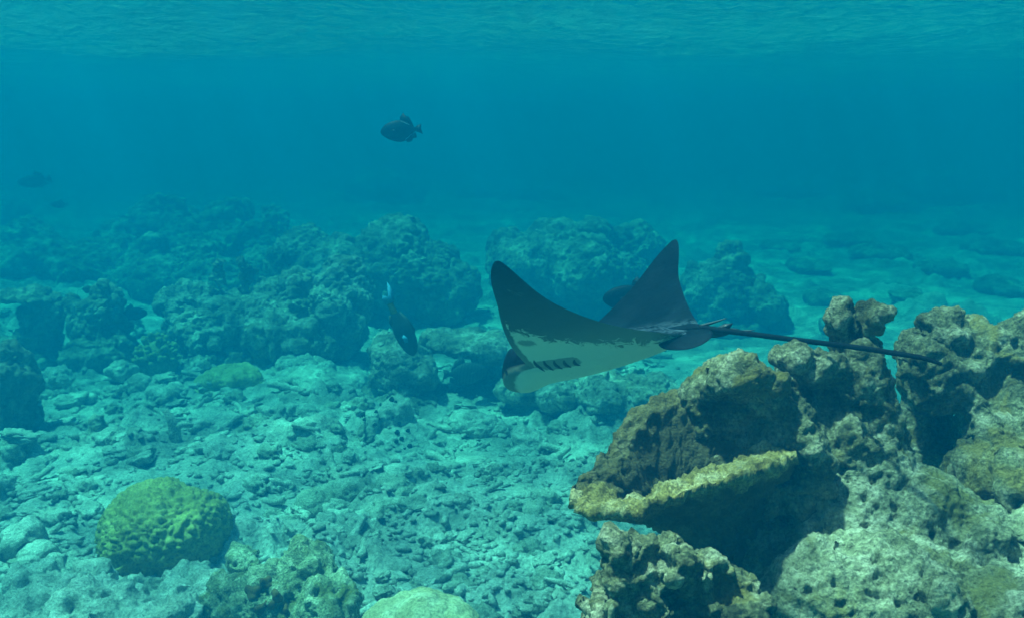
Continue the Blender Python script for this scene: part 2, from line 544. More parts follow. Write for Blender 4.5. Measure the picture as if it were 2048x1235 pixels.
rock('reef_rock', 'low hazy reef mound with a pale flat top, far beside the pinnacle ridge', 'coral rock',
     [L(80, 520, 8.6, 90, 42, .5), L(190, 530, 8.5, 90, 40, .5), L(20, 500, 8.8, 60, 40, .4), L(110, 580, 8.5, 170, 40, .6), L(260, 560, 8.3, 60, 45, .4), L(60, 470, 9.0, 40, 30, .3)],
     M_FAR, knobs=(6, .05), amp=1.3)
rock('reef_rock', 'hazy boulder cluster in front of the far pinnacle ridge', 'coral rock',
     [L(330, 560, 7.9, 70, 50, .4), L(430, 570, 7.8, 80, 50, .4), L(310, 490, 8.0, 28, 20, .15), L(390, 510, 8.0, 44, 30, .2), L(520, 545, 8.0, 40, 45, .3)],
     M_FAR, knobs=(8, .045), amp=1.2)
for k, (px, py, Y, rx, rz, lab) in enumerate([
        (760, 372, 18, 70, 26, 'faint far reef rise high behind the crested bommie'),
        (1010, 388, 19, 90, 22, 'faint far reef hump behind the domed bommie'),
        (1580, 385, 19.0, 60, 20, 'faint far rock beyond the open sand, nearly lost in blue water'),
        (1900, 372, 18, 90, 34, 'faint far reef bank at the end of the open sand'),
        (1750, 408, 16, 60, 14, 'faint low rock half sunk in the far open sand'),
        (30, 430, 13, 22, 26, 'faint upright coral stump beyond the low hazy mound')]):
    rock('reef_rock', lab, 'coral rock', [L(px, py, Y, rx, rz, .4), L(px + rx * .6, py + rz * .5, Y + .1, rx * .7, rz * .7, .35), L(px - rx * .3, py - rz * .5, Y, rx * .35, rz * .6, .2),
         L(px, py + rz * 1.6, Y, rx * 1.3, rz * 1.1, .5)], M_FAR, knobs=(5, .06), amp=1.5)

for px, py, rx, rz in [(1620, 520, 40, 12), (1760, 500, 55, 14), (1880, 530, 46, 12), (1990, 490, 60, 16), (1700, 470, 44, 11), (1560, 480, 36, 11), (2010, 570, 44, 12), (1820, 585, 34, 10), (1930, 455, 50, 12), (1640, 575, 26, 9)]:
    g_ = on_ground(px, py + rz)
    y_ = g_.y / K
    rock('low_rock', 'low hazy rock crusted with turf on the open bed beyond the two-horned knob', 'coral rock',
         [L(px, py + rz * .4, y_, rx, rz, .30), L(px + rx * .5, py + rz * .7, y_ - .15, rx * .6, rz * .7, .22), L(px - rx * .6, py + rz * .5, y_ + .1, rx * .5, rz * .8, .2)],
         M_FAR, group='low rocks on the open bed', knobs=(7, .03), amp=.7)
# --- middle ground, left
rock('table_coral_stump', 'dark coral stump with a thin flat table top', 'coral rock',
     [L(75, 660, 5.7, 40, 70, .14), L(60, 596, 5.7, 52, 9, .14, roll=4), L(95, 625, 5.7, 30, 30, .1), L(70, 720, 5.7, 60, 40, .2), L(25, 690, 5.7, 38, 10, .12)],
     M_FAR, knobs=(10, .03))
rock('coral_stump', 'spiky dark coral stump between the table-topped stump and the finger coral', 'coral rock',
     [L(190, 650, 5.7, 55, 62, .18), L(205, 595, 5.7, 22, 36, .07), L(176, 582, 5.7, 9, 18, .03, roll=-20), L(228, 600, 5.7, 12, 22, .05), L(150, 620, 5.7, 22, 34, .08), L(190, 705, 5.6, 66, 36, .24)],
     M_FAR, knobs=(12, .03))
rock('coral_stump', 'tall black shaded coral post rising from the rubble', 'coral rock',
     [L(10, 790, 4.2, 62, 80, .14), L(0, 730, 4.2, 30, 40, .08), L(40, 840, 4.2, 46, 40, .12)], M_SPOT if False else M_FAR, knobs=(12, .02))
rock('reef_rock', 'ragged reef rock crowned with two little table corals', 'coral rock',
     [L(450, 650, 5.8, 110, 66, .35), L(560, 660, 5.7, 90, 70, .3), L(670, 630, 5.7, 56, 96, .22), L(600, 590, 5.8, 44, 40, .18), L(540, 585, 5.9, 34, 24, .12), L(390, 610, 5.9, 60, 46, .25),
      L(690, 560, 5.8, 50, 36, .15), L(610, 690, 5.45, 52, 34, .13), L(500, 720, 5.7, 190, 40, .35), L(440, 560, 5.9, 7, 30, .03), L(436, 538, 5.9, 21, 7, .06), L(488, 562, 5.9, 9, 30, .04), L(490, 538, 5.9, 22, 7, .07), L(650, 700, 5.5, 50, 26, .16)],
     M_MID, knobs=(9, .05), amp=1.2)
# finger coral: a dome with stubby fingers as parts
fc = at(312, 705, 5.35 * K); fc.z = gz(fc.x, fc.y) - .02
fe = empty('finger_coral', fc, 'dome of stubby pale fingers growing beside the ragged reef rock', 'coral')
fe.scale = (K, K, K)
dome = mesh_from_lobes('base', [((0, 0, .08), (.10, .10, .13), (0, 0, 0))], .012, 2)
roughen(dome, (6, .01), (20, .008), (60, .002), seed=3)
link('base', dome, M_YEL, fe)
fm = mesh_from_lobes('finger', [((0, 0, 0), (.014, .014, .03), (0, 0, 0)), ((.004, 0, .026), (.016, .013, .014), (0, 0, 0))], .005, 2)
fm.materials.append(M_YEL)
k = 0
while k < 70:
    u, v = random.uniform(-math.pi, math.pi), random.uniform(.15, 1.0)
    n_ = Vector((math.cos(u) * math.sqrt(1 - v * v * .98), math.sin(u) * math.sqrt(1 - v * v * .98), v))
    f = link('finger', fm, None, fe, (n_.x * .098, n_.y * .098, .085 + n_.z * .128))
    f.rotation_euler = n_.to_track_quat('Z', 'Y').to_euler()
    f.scale = [random.uniform(.8, 1.2)] * 3
    k += 1
rock('pillow_coral', 'yellow-green pillow coral of rounded lobes on the pale slab', 'coral',
     [L(430, 765, 5.0, 42, 26, .10), L(480, 760, 5.0, 40, 26, .10), L(455, 745, 5.1, 40, 16, .1), L(510, 775, 5.0, 24, 18, .08), L(400, 785, 4.95, 30, 16, .08)],
     M_YEL, knobs=(12, .02), amp=.4)
rock('reef_slab', 'wide smooth pale slab sloping beside the yellow pillow coral', 'rock',
     [L(620, 775, 5.1, 110, 34, .4), L(545, 790, 4.9, 70, 24, .25), L(680, 760, 5.3, 60, 30, .3), L(560, 830, 4.7, 100, 30, .3), L(460, 810, 4.8, 70, 24, .2)],
     M_RUB, knobs=None, amp=.7)
rock('coral_rock', 'pale sunlit lump at the foot of the ragged reef rock', 'coral rock',
     [L(600, 705, 5.3, 50, 26, .12), L(640, 712, 5.3, 30, 18, .1)], M_RUB, knobs=(16, .02), amp=.6)

# --- middle ground, centre
rock('coral_rock', 'squat dark rock under the diving parrotfish', 'coral rock',
     [L(810, 745, 4.85, 62, 62, .2), L(780, 710, 4.9, 30, 26, .1), L(850, 705, 4.95, 34, 22, .12), L(800, 800, 4.8, 70, 34, .22)], M_MID, knobs=(10, .035))
rock('table_coral', 'thick pale table coral sheltering the striped fish', 'coral',
     [L(945, 690, 5.0, 84, 20, .20), L(1010, 700, 5.0, 40, 22, .14), L(890, 680, 5.1, 40, 14, .14), L(975, 760, 5.2, 34, 70, .12), L(990, 830, 5.1, 50, 30, .16)],
     M_MID, knobs=(9, .025), amp=.8)
rock('coral_rock', 'arched coral rock below the eagle ray, dark hollow under its overhang', 'coral rock',
     [L(1210, 790, 4.35, 62, 34, .2), L(1290, 790, 4.35, 62, 36, .2), L(1130, 785, 4.5, 62, 24, .18), L(1050, 775, 4.7, 52, 18, .14), L(1250, 840, 4.35, 90, 40, .16), L(1220, 880, 4.5, 90, 26, .16), L(1330, 830, 4.3, 40, 44, .18)],
     M_MID, knobs=(9, .035), amp=.9)
sp = rock('spotted_coral', 'humped rock studded with small dark cups', 'coral rock',
          [L(790, 885, 4.2, 66, 40, .16), L(785, 830, 4.25, 34, 34, .1), L(745, 860, 4.2, 22, 44, .08), L(750, 915, 4.1, 30, 28, .1), L(860, 920, 4.1, 90, 24, .22)],
          M_RUB, knobs=(10, .02), amp=.6)
# dark cups
dgm = sp.data
Pv = get_co(dgm); Nv = get_no(dgm)
cupm = mesh_from_lobes('cup', [((0, 0, 0), (.014, .0125, .011), (0, 0, 0)), ((0, 0, .009), (.010, .010, .010), (0, 0, 0))], .0045, 1)
cupm.materials.append(M_SPOT)
cxy = np.array(at(770, 850, 4.2 * K) - sp.location)
sel = [i for i in rng.permutation(len(Pv)) if Nv[i, 1] < .1 and Pv[i, 0] < cxy[0] + .15 and Pv[i, 2] > .05]
got = []
for i in sel:
    if all((Pv[i] - Pv[j]) @ (Pv[i] - Pv[j]) > .028 ** 2 for j in got):
        got.append(i)
    if len(got) >= 42:
        break
for i in got:
    c = link('cup', cupm, None, sp, Pv[i])
    c.rotation_euler = Vector(Nv[i]).to_track_quat('Z', 'Y').to_euler()
    c.scale = [random.uniform(.6, 1.15)] * 3

BOULD = [
    ('boulder', 'smooth pale boulder between the spotted rock and the arched rock', [(940, 852, 4.3, 56, 28), (980, 862, 4.3, 36, 20), (915, 848, 4.35, 36, 20)]),
    ('boulder', 'round knobbly boulder in front of the arched rock hollow', [(1065, 885, 4.05, 42, 34), (1100, 880, 4.1, 30, 20), (1050, 905, 4.0, 34, 20)]),
    ('boulder', 'egg-shaped grey boulder lying in the middle of the open rubble', [(900, 985, 3.55, 58, 27), (925, 975, 3.55, 36, 24), (870, 995, 3.5, 34, 16)]),
    ('boulder', 'blunt log-shaped coral block, pale on top, beside the spotted rock', [(600, 940, 3.8, 40, 26), (650, 938, 3.8, 42, 26), (560, 945, 3.8, 34, 20)]),
    ('boulder', 'mossy broken block with a shaded hollow side, in front of the egg-shaped boulder', [(700, 990, 3.4, 60, 30), (780, 985, 3.4, 54, 30), (640, 1010, 3.35, 40, 24), (830, 965, 3.45, 26, 22)]),
    ('boulder', 'dark shaded block on the rubble below the mossy broken block', [(770, 1030, 3.2, 46, 30), (800, 1040, 3.2, 34, 24)]),
    ('coral_log', 'long pale coral log lying on the sand near the white sand patch', [(90, 915, 3.9, 60, 20), (160, 925, 3.88, 66, 20), (225, 938, 3.86, 46, 16)]),
    ('coral_spike', 'leaning dark cone of dead coral beside the long pale log', [(180, 890, 4.0, 46, 40), (195, 855, 4.02, 24, 36), (205, 835, 4.03, 12, 20), (140, 900, 3.98, 30, 26)]),
    ('boulder', 'low flat rock between the white sand patch and the brain coral', [(180, 1000, 3.4, 60, 24), (230, 990, 3.45, 44, 20)]),
    ('boulder', 'rounded lump at the foot of the tall black coral post', [(40, 1090, 2.95, 42, 44), (70, 1120, 2.9, 40, 30)]),
    ('boulder', 'tilted grey slab of dead coral left of the long log-shaped block', [(500, 950, 3.75, 50, 30), (460, 930, 3.85, 44, 34), (430, 905, 3.95, 24, 22), (540, 975, 3.65, 30, 20)]),
    ('boulder', 'two joined boulders behind the log-shaped coral block', [(650, 850, 4.4, 44, 22), (700, 845, 4.45, 40, 20), (590, 830, 4.5, 46, 18)]),
    ('boulder', 'rounded stone pair at the edge of the yellow pillow coral', [(330, 790, 4.75, 44, 20), (280, 775, 4.9, 36, 24), (240, 740, 5.1, 34, 22)]),
    ('boulder', 'small capped rock beside the tall black coral post', [(110, 745, 5.0, 36, 24), (150, 780, 4.8, 40, 18)]),
    ('boulder', 'pale rubble mound on the sand past the eagle ray belly', [(1380, 735, 5.0, 46, 14), (1320, 745, 5.0, 40, 14), (1420, 715, 5.3, 40, 10)]),
    ('boulder', 'little dark rock on the far sand behind the two-horned rock', [(1665, 605, 6.4, 24, 20), (1680, 590, 6.4, 10, 12)]),
]
for nm, lab, ls in BOULD:
    rock(nm, lab, 'rock' if nm == 'boulder' else 'dead coral', [L(*q) for q in ls], M_RUB2 if ('dark' in lab or 'mossy' in lab) else M_RUB, vox=max(.006, 1.8 * mpp(ls[0][2])), knobs=(14, .02), amp=.7)

# --- foreground, left
bc = at(333, 1090, 2.95 * K)
bc.z = gz(bc.x, bc.y) - .005
bv, bf = ico(7 if False else 6)
v = bv[:]
nP = v * np.array([.200, .195, .165])
wv = nP + .03 * np.stack([perlin(nP * 12, 3), perlin(nP * 12, 4), perlin(nP * 12, 5)], 1)
f1, f2, ii = worley3(wv * np.array([32, 40, 52]), 13)
rid = sstep(0.0, 0.34, f2 - f1)
rad = 1 + .03 * fbm(nP * 5, 2, 8) + .07 * perlin(nP * 7 + 3, 18) * sstep(.2, .9, v[:, 0])
d = .013 * (rid - .6) + .0015 * fbm(nP * 60, 2, 9)
cut = sstep(.015, .045, np.abs(nP[:, 0] - .07 + .05 * perlin(nP * 10, 44) + .35 * (nP[:, 2] - .12)))
d -= .018 * (1 - cut) * sstep(0, .1, nP[:, 2] - .02)
me = raw_mesh('brain_coral', K * (nP * rad[:, None] + v * d[:, None]), bf)
tag(link('brain_coral', me, M_BRAIN, loc=bc), 'yellow domed brain coral with meandering ridges among pale rubble', 'coral')
GN = rock('coral_rock', 'crusty gnarled rock with brown tufts in front of the brain coral', 'coral rock',
     [L(610, 1150, 2.45, 60, 40, .09), L(540, 1190, 2.4, 80, 60, .12), L(640, 1210, 2.35, 60, 54, .10), L(600, 1120, 2.5, 44, 26, .07), L(490, 1120, 2.65, 50, 26, .08), L(470, 1200, 2.45, 60, 44, .1)],
     M_PALE, vox=.006, knobs=None, pits=[(18, .02), (34, .012)], big=(5, .05), mid=(14, .03), fine=(40, .008))
rock('reef_slab', 'low crusty rubble bank in front of the brain coral base', 'rock',
     [L(150, 1200, 2.65, 150, 40, .18), L(310, 1190, 2.65, 120, 36, .15), L(60, 1230, 2.5, 120, 44, .15), L(390, 1225, 2.5, 90, 40, .14), L(250, 1240, 2.4, 160, 40, .14)],
     M_RUB, vox=.007, knobs=None, pits=[(12, .03), (26, .016)], big=(4, .08), mid=(11, .05), fine=(32, .014))
tuft = mesh_from_lobes('brown_tuft', [((0, 0, 0), (.016, .014, .02), (0, 0, 0)), ((.015, .002, .008), (.012, .012, .014), (0, 0, 0)), ((-.013, .004, .01), (.011, .011, .014), (0, 0, 0)), ((.002, -.01, -.008), (.013, .011, .012), (0, 0, 0))], .004, 1)
tuft.materials.append(M_BROWN)
def place_on(ob, px, py, tol=7):
    P = get_co(ob.data) + np.array(ob.location)
    d = P - np.array([0, 0, CAMH]); f = d[:, 1] * CP - d[:, 2] * SP; u = d[:, 1] * SP + d[:, 2] * CP
    near = np.hypot(1024 + F * d[:, 0] / f - px, 617.5 - F * u / f - py) < tol
    Q = P[near]
    return Vector(Q[Q[:, 1].argmin()])
for k, (px, py, s) in enumerate([(500, 1180, 1.1), (530, 1165, .9), (555, 1190, 1.0), (548, 1212, .8), (515, 1215, .9), (570, 1215, .8)]):
    o = link('brown_tuft', tuft, None, None, place_on(GN, px, py))
    o.scale = [s] * 3
    o.rotation_euler = (0, 0, k)
    tag(o, 'small brown tuft growing on the crusty gnarled rock', 'algae tuft', 'brown tufts on the gnarled rock')
rock('round_coral', 'pale yellow rounded coral head in front of the open rubble', 'coral',
     [(Vector((at(835, 1275, 2.05 * K).x, 2.66, .05)), (.12, .12, .2), (0, 0, 0)), L(835, 1275, 2.05, 112, 92, .12), L(900, 1270, 2.05, 60, 70, .1), L(770, 1270, 2.05, 60, 70, .1)], M_DOME, vox=.006, amp=.25, knobs=(30, .006))

# --- foreground, right: the big dead reef
rock('reef_rock', 'great peaked slab of pitted dead reef with a shaded overhanging flank behind the cup coral', 'coral rock',
     [PED(1500, 2.6, .36), LN(1480, 762, 2.50, 60, 40, .09), LN(1530, 785, 2.52, 40, 50, .08, roll=-30), LN(1465, 825, 2.62, 106, 92, .07, tilt=22, yaw=-22), LN(1530, 860, 2.60, 120, 130, .07, tilt=22, yaw=-28, roll=-20),
      LN(1600, 870, 2.52, 34, 100, .07, roll=-28), LN(1430, 900, 2.70, 110, 110, .08, tilt=20, yaw=-15), LN(1360, 940, 2.74, 110, 110, .09), LN(1500, 980, 2.62, 140, 120, .09, tilt=15, yaw=-20),
      LN(1600, 960, 2.56, 50, 80, .10), LN(1560, 1100, 2.60, 140, 120, .12), LN(1480, 1180, 2.62, 200, 120, .14), LN(1560, 1290, 2.5, 220, 110, .2)],
     M_NEAR, k=NF, vox=.0062, knobs=None, pits=[(17, .014), (36, .010), (60, .006)], big=(2.2, .06), mid=(10, .032), fine=(34, .010), sm=5)
rock('reef_rock', 'two-horned knob of dead reef standing on the great pitted slope', 'coral rock',
     [PED(1700, 2.75, .3), LN(1715, 695, 2.75, 56, 34, .08), LN(1682, 650, 2.75, 26, 38, .045, roll=-8), LN(1730, 668, 2.74, 22, 44, .04, roll=14), LN(1742, 642, 2.72, 28, 28, .04), LN(1766, 626, 2.7, 18, 10, .025, roll=-18),
      LN(1640, 735, 2.68, 54, 34, .08, roll=16), LN(1580, 716, 2.66, 30, 28, .06), LN(1600, 780, 2.80, 60, 70, .09), LN(1720, 760, 2.72, 74, 60, .10), LN(1664, 800, 2.66, 36, 54, .07), LN(1750, 830, 2.68, 46, 90, .10, roll=-12), LN(1700, 900, 2.62, 90, 90, .13)],
     M_NEAR, k=NF, vox=.006, knobs=None, pits=[(20, .014), (40, .009)], big=(4, .045), mid=(13, .026), fine=(36, .008))
rock('reef_rock', 'bulky pitted rock with a rounded shoulder beyond the dark cleft', 'coral rock',
     [PED(2030, 2.9, .4), LN(1970, 715, 2.95, 100, 62, .18), LN(1880, 672, 2.92, 32, 40, .06, roll=-20), LN(1850, 715, 2.92, 50, 44, .10), LN(2060, 720, 2.95, 90, 80, .2), LN(1845, 790, 3.08, 42, 70, .10), LN(1870, 880, 3.0, 60, 80, .10), LN(1900, 770, 2.88, 80, 50, .10), LN(1990, 800, 2.85, 90, 60, .16), LN(2060, 860, 2.75, 110, 90, .2), LN(2000, 960, 2.72, 110, 90, .18),
      LN(2110, 1000, 2.6, 120, 140, .2), LN(1955, 880, 2.85, 60, 60, .12)],
     M_NEAR, k=NF, vox=.0065, knobs=(5, .03), pits=[(16, .022), (36, .012)], big=(2.5, .08), mid=(9, .04), fine=(34, .010))
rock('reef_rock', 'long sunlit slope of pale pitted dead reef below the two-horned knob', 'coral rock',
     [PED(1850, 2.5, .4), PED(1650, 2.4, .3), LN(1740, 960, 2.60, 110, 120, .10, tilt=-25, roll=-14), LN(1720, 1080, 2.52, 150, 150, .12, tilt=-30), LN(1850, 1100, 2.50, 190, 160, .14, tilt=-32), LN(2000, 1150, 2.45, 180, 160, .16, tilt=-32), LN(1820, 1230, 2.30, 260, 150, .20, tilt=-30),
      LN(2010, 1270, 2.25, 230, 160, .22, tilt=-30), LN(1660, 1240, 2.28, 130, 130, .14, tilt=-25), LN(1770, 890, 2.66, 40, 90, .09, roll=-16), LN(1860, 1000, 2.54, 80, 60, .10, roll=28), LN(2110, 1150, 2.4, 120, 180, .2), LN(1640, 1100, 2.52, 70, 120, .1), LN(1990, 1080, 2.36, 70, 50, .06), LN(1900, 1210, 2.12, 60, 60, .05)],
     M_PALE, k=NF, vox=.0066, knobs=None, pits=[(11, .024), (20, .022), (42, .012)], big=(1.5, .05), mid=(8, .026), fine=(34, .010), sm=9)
rock('coral_rock', 'fist-sized pitted knob wedged in the cleft', 'coral rock',
     [LN(1875, 910, 2.38, 38, 24, .05), LN(1905, 935, 2.38, 36, 30, .06), LN(1868, 935, 2.40, 26, 26, .05), LN(1900, 962, 2.42, 30, 24, .05)], M_NEAR, k=NF, vox=.005, knobs=(26, .014), pits=[(44, .008)], amp=.5)
rock('coral_rock', 'jagged two-lobed rock below the cup coral, pale crusted on top', 'coral rock',
     [PED(1340, 2.0, .17, .62, .12), LN(1250, 1140, 2.0, 52, 46, .06), LN(1350, 1120, 2.0, 44, 50, .06), LN(1350, 1080, 2.0, 18, 26, .025, roll=14), LN(1235, 1098, 1.99, 24, 20, .03), LN(1285, 1100, 2.0, 20, 22, .03), LN(1410, 1140, 2.03, 60, 40, .06), LN(1470, 1180, 2.04, 40, 60, .06, roll=-20), LN(1300, 1190, 2.02, 110, 70, .08), LN(1430, 1220, 2.0, 90, 60, .08), LN(1330, 1280, 2.0, 190, 70, .1)],
     M_NEAR, k=NF, vox=.005, knobs=None, pits=[(15, .030), (30, .014), (55, .007)], big=(7, .05), mid=(17, .030), fine=(50, .008))
rock('coral_stub', 'short pale upright stub beside the jagged two-lobed rock', 'dead coral',
     [PED(1223, 1.95, .02, .95, .02), LN(1223, 1225, 1.93, 9, 24, .009), LN(1222, 1252, 1.93, 14, 24, .013)], M_PALE, k=NF, vox=.0035, amp=.08)

# cup coral: a thick flaring vase with a wavy lip
def bowl():
    rim = [(1138, 992, 2.32), (1165, 1024, 2.25), (1225, 1034, 2.20), (1300, 1022, 2.17), (1365, 1003, 2.17), (1440, 978, 2.20), (1520, 950, 2.28), (1590, 926, 2.40),
           (1575, 880, 2.54), (1490, 836, 2.62), (1400, 808, 2.66), (1325, 800, 2.66), (1250, 850, 2.60), (1215, 905, 2.52), (1180, 950, 2.42)]
    n = len(rim); nth, ni = 300, 44
    C = np.array([at(a_, b_, c_ * NF)[:] for a_, b_, c_ in rim])
    U = np.linspace(0, 1, n + 1); C2 = np.vstack([C, C[:1]])
    C3 = np.vstack([C[-1:], C2, C[1:2]]); U3 = np.arange(-1, n + 2) / n
    u = np.linspace(0, 1, nth, endpoint=False)
    RIM = np.stack([smooth_interp(u, U3, C3[:, k]) for k in range(3)], 1)
    ang = u * 2 * math.pi
    RIM += .010 * NF * np.stack([perlin(np.stack([np.cos(ang) * 5, np.sin(ang) * 5, 0 * ang + k], 1), 60 + k) for k in range(3)], 1)
    floor = np.array(at(1350, 1090, 2.48 * NF)); stem = np.array(at(1440, 1260, 2.56 * NF))
    rows = []
    lipv = []
    for s in np.linspace(0, 1, ni):                 # outer face, foot to lip
        foot = stem + (RIM - RIM.mean(0)) * np.array([.30, .30, 0])
        q = foot + (RIM - foot) * (.15 * s + .85 * s ** 2.6)
        q[:, 2] = foot[:, 2] + (RIM[:, 2] - foot[:, 2]) * s ** .62
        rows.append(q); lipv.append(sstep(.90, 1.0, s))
    th_ = .022 * NF
    for s in np.linspace(0, 1, ni):                 # inner face, lip to the floor of the vase
        q = RIM + (floor - RIM) * (s * .97 + .012)
        drop = np.where(s < .34, .12 * s, .041 + (s - .34) / .66 * .959)
        q[:, 2] = RIM[:, 2] + (floor[2] - RIM[:, 2]) * drop + th_
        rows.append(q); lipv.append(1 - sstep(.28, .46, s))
    P = np.stack(rows, 1).reshape(-1, 3)
    c = np.array([P[:, 0].mean(), P[:, 1].mean(), P[:, 2].min()])
    me = grid_mesh('cup_coral', P - c, nth, len(rows), wrap_u=True)
    bm = bmesh.new(); bm.from_mesh(me); bmesh.ops.recalc_face_normals(bm, faces=bm.faces); bm.to_mesh(me); bm.free(); smooth(me)
    roughen(me, (9 / NF, .014 * NF), (24 / NF, .018 * NF), (60 / NF, .008 * NF), seed=77)
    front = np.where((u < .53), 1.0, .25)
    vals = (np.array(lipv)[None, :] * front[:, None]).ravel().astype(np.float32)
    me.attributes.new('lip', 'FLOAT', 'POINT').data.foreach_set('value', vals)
    return me, c
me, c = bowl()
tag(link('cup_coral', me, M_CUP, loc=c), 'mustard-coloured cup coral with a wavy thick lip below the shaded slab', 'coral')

# ------------------------------------------------------------------ eagle ray
YAW, PIT, ROL = 2.4772, -0.328, 0.0782
RS = 0.64                                    # a young ray, 0.77 m across the wings
TR = Vector((0, 0, CAMH)) + RS * Vector((0.2915, 3.0944, 0.5938 - 1.3))
A0 = {1: (0.2143, 0.6564, 0.1856), -1: (0.337, 0.6177, 0.0095)}
XT, TE, HB = -0.0672, 1.5395, 0.6
RM = Matrix.Rotation(YAW, 3, 'Z') @ Matrix.Rotation(-PIT, 3, 'Y') @ Matrix.Rotation(ROL, 3, 'X')
def ray_tip(s):                                # blunt, rounded wing tip
    return sstep(.40, .55, s) * np.sqrt(np.clip(1 - (np.clip(s - .555, 0, 1) / .0455) ** 2, 0, 1))
def ray_le(s):
    q = np.clip((s - .08) / (HB - .08), 0, 1)
    le = .25 + (XT - .25) * q ** 1.35
    hw = .088
    e = np.sqrt(np.clip(1 - (s / hw) ** 2, 0, 1))
    return le + .165 * e ** 0.75 + .020 * ray_tip(s)
def ray_te(s):
    q = np.clip((s - .05) / (HB - .05), 0, 1)
    return XT - .004 + (-.33 - XT) * (1 - q) ** TE - .03 * np.exp(-(s / .05) ** 2) - .016 * ray_tip(s)
def ray_surf(s, v, sign):
    """s signed span, v 0..1 chord, sign +1 back / -1 belly -> local coordinates"""
    a = np.abs(s); sd = np.sign(s); sd[sd == 0] = 1
    le, te = ray_le(a), ray_te(a)
    xx = le + (te - le) * v
    yv = np.zeros_like(a); zv = np.zeros_like(a)
    for k in (1, -1):
        mk = sd == k
        a0, a1, tw = A0[k]
        tt = np.linspace(0, 1, 40)[None] * a[mk][:, None]
        an = (a0 + a1 * tt / HB) * sstep(0, .10, tt)
        yv[mk] = np.trapz(np.cos(an), tt, axis=1); zv[mk] = np.trapz(np.sin(an), tt, axis=1) + .012 * sstep(0, .15, a[mk]) + tw * a[mk] / HB * (xx[mk] + .05)
    T = .006 + .020 * (1 - a / HB) + .125 * np.exp(-(a / .115) ** 2)
    af = np.sqrt(np.clip(v, 0, 1)) * np.clip(1 - v, 0, 1) ** 0.8 * 2.0 + .0
    head = np.exp(-((xx - .33) / .07) ** 2) * np.exp(-(a / .075) ** 2)
    up = .56 * T * af + .036 * head + .022 * np.exp(-((xx - .33) / .035) ** 2) * np.exp(-((a - .06) / .022) ** 2)
    dn = .44 * T * af + .020 * head
    z = zv + np.where(sign > 0, up, -dn)
    z = z - 1.1 * np.clip(xx - .24, 0, 1) ** 2 * np.exp(-(a / .1) ** 2)
    return np.stack([xx, sd * yv, z], 1)
trap = np.trapz if hasattr(np, 'trapz') else np.trapezoid
np.trapz = trap
h1 = np.concatenate([np.linspace(0, .10, 44), np.linspace(.104, .54, 60), np.linspace(.545, HB, 16)])
S_ = np.concatenate([-h1[::-1][:-1], h1])
V_ = (1 - np.cos(np.linspace(0, math.pi, 70))) / 2
SS, VV = np.meshgrid(S_, V_, indexing='ij')
ns, nv = SS.shape
top = ray_surf(SS.ravel(), VV.ravel(), np.ones(ns * nv))
botm = ray_surf(SS.ravel(), VV.ravel(), -np.ones(ns * nv))
idx = np.arange(ns * nv).reshape(ns, nv)
q1 = np.stack([idx[:-1, :-1], idx[:-1, 1:], idx[1:, 1:], idx[1:, :-1]], -1).reshape(-1, 4)
# weld leading and trailing edges
bot_idx = idx + ns * nv
bot_idx[:, 0] = idx[:, 0]; bot_idx[:, -1] = idx[:, -1]; bot_idx[0] = idx[0]; bot_idx[-1] = idx[-1]
q2 = np.stack([bot_idx[:-1, :-1], bot_idx[1:, :-1], bot_idx[1:, 1:], bot_idx[:-1, 1:]], -1).reshape(-1, 4)
edge = np.zeros((ns, nv), bool); edge[:, 0] = edge[:, -1] = True; edge[0] = edge[-1] = True
top[edge.ravel()] = .5 * (top[edge.ravel()] + botm[edge.ravel()])
RV = [top, botm]; RQ = [q1, q2]
AV = [np.zeros(ns * nv), np.ones(ns * nv)]; AS = [np.abs(SS.ravel()), np.abs(SS.ravel())]; AC = [VV.ravel(), VV.ravel()]
AV[0][edge.ravel()] = .0
cnt = 2 * ns * nv
def add_shell(P, Q, vent, sp, ch):
    global cnt
    RV.append(P); RQ.append(Q + cnt); AV.append(vent); AS.append(sp); AC.append(ch)
    cnt += len(P)
# tail: whip from the body to the tip, drooping towards the viewer
tail_px = [(1410, 657, 2.87, .026), (1450, 661, 2.81, .0205), (1500, 667, 2.74, .0185), (1600, 680, 2.60, .0175), (1700, 692, 2.46, .017), (1800, 707, 2.32, .0155), (1850, 716, 2.25, .0135), (1882, 727, 2.20, .010)]
tp = np.array([list(at(a, b, c * RS)) for a, b, c, d in tail_px]); tr_ = np.array([d / 2 for *_, d in tail_px])
RMn = np.array(RM)
root = np.array([(-.16, 0, .010), (-.25, 0, .010), (-.33, 0, .010)])
tp = np.vstack([root * RS @ RMn.T + np.array(TR), tp]); tr_ = np.concatenate([[.020, .024, .020], tr_ * .84])
tu = np.linspace(0, 1, len(tp)); uu = np.linspace(0, 1, 90)
tc = np.stack([smooth_interp(uu, tu, tp[:, k]) for k in range(3)], 1)
trd = smooth_interp(uu, tu, tr_)
def to_local(W):
    return (np.asarray(W) - np.array(TR)) @ RMn / RS
tcl = to_local(tc)
rows = []
for k in range(len(tcl)):
    d = tcl[min(k + 1, len(tcl) - 1)] - tcl[max(k - 1, 0)]
    d /= np.linalg.norm(d)
    a = np.cross(d, [0, 0, 1]); a /= np.linalg.norm(a); b_ = np.cross(a, d)
    an = np.linspace(0, 2 * math.pi, 12, endpoint=False)
    rows.append(tcl[k] + trd[k] * (np.outer(np.cos(an), a) + np.outer(np.sin(an), b_)))
rows.append(np.repeat(tcl[-1:], 12, 0) + .004 * d)
TP = np.array(rows)
n1, n2 = TP.shape[:2]
ti = np.arange(n1 * n2).reshape(n1, n2); ti = np.hstack([ti, ti[:, :1]])
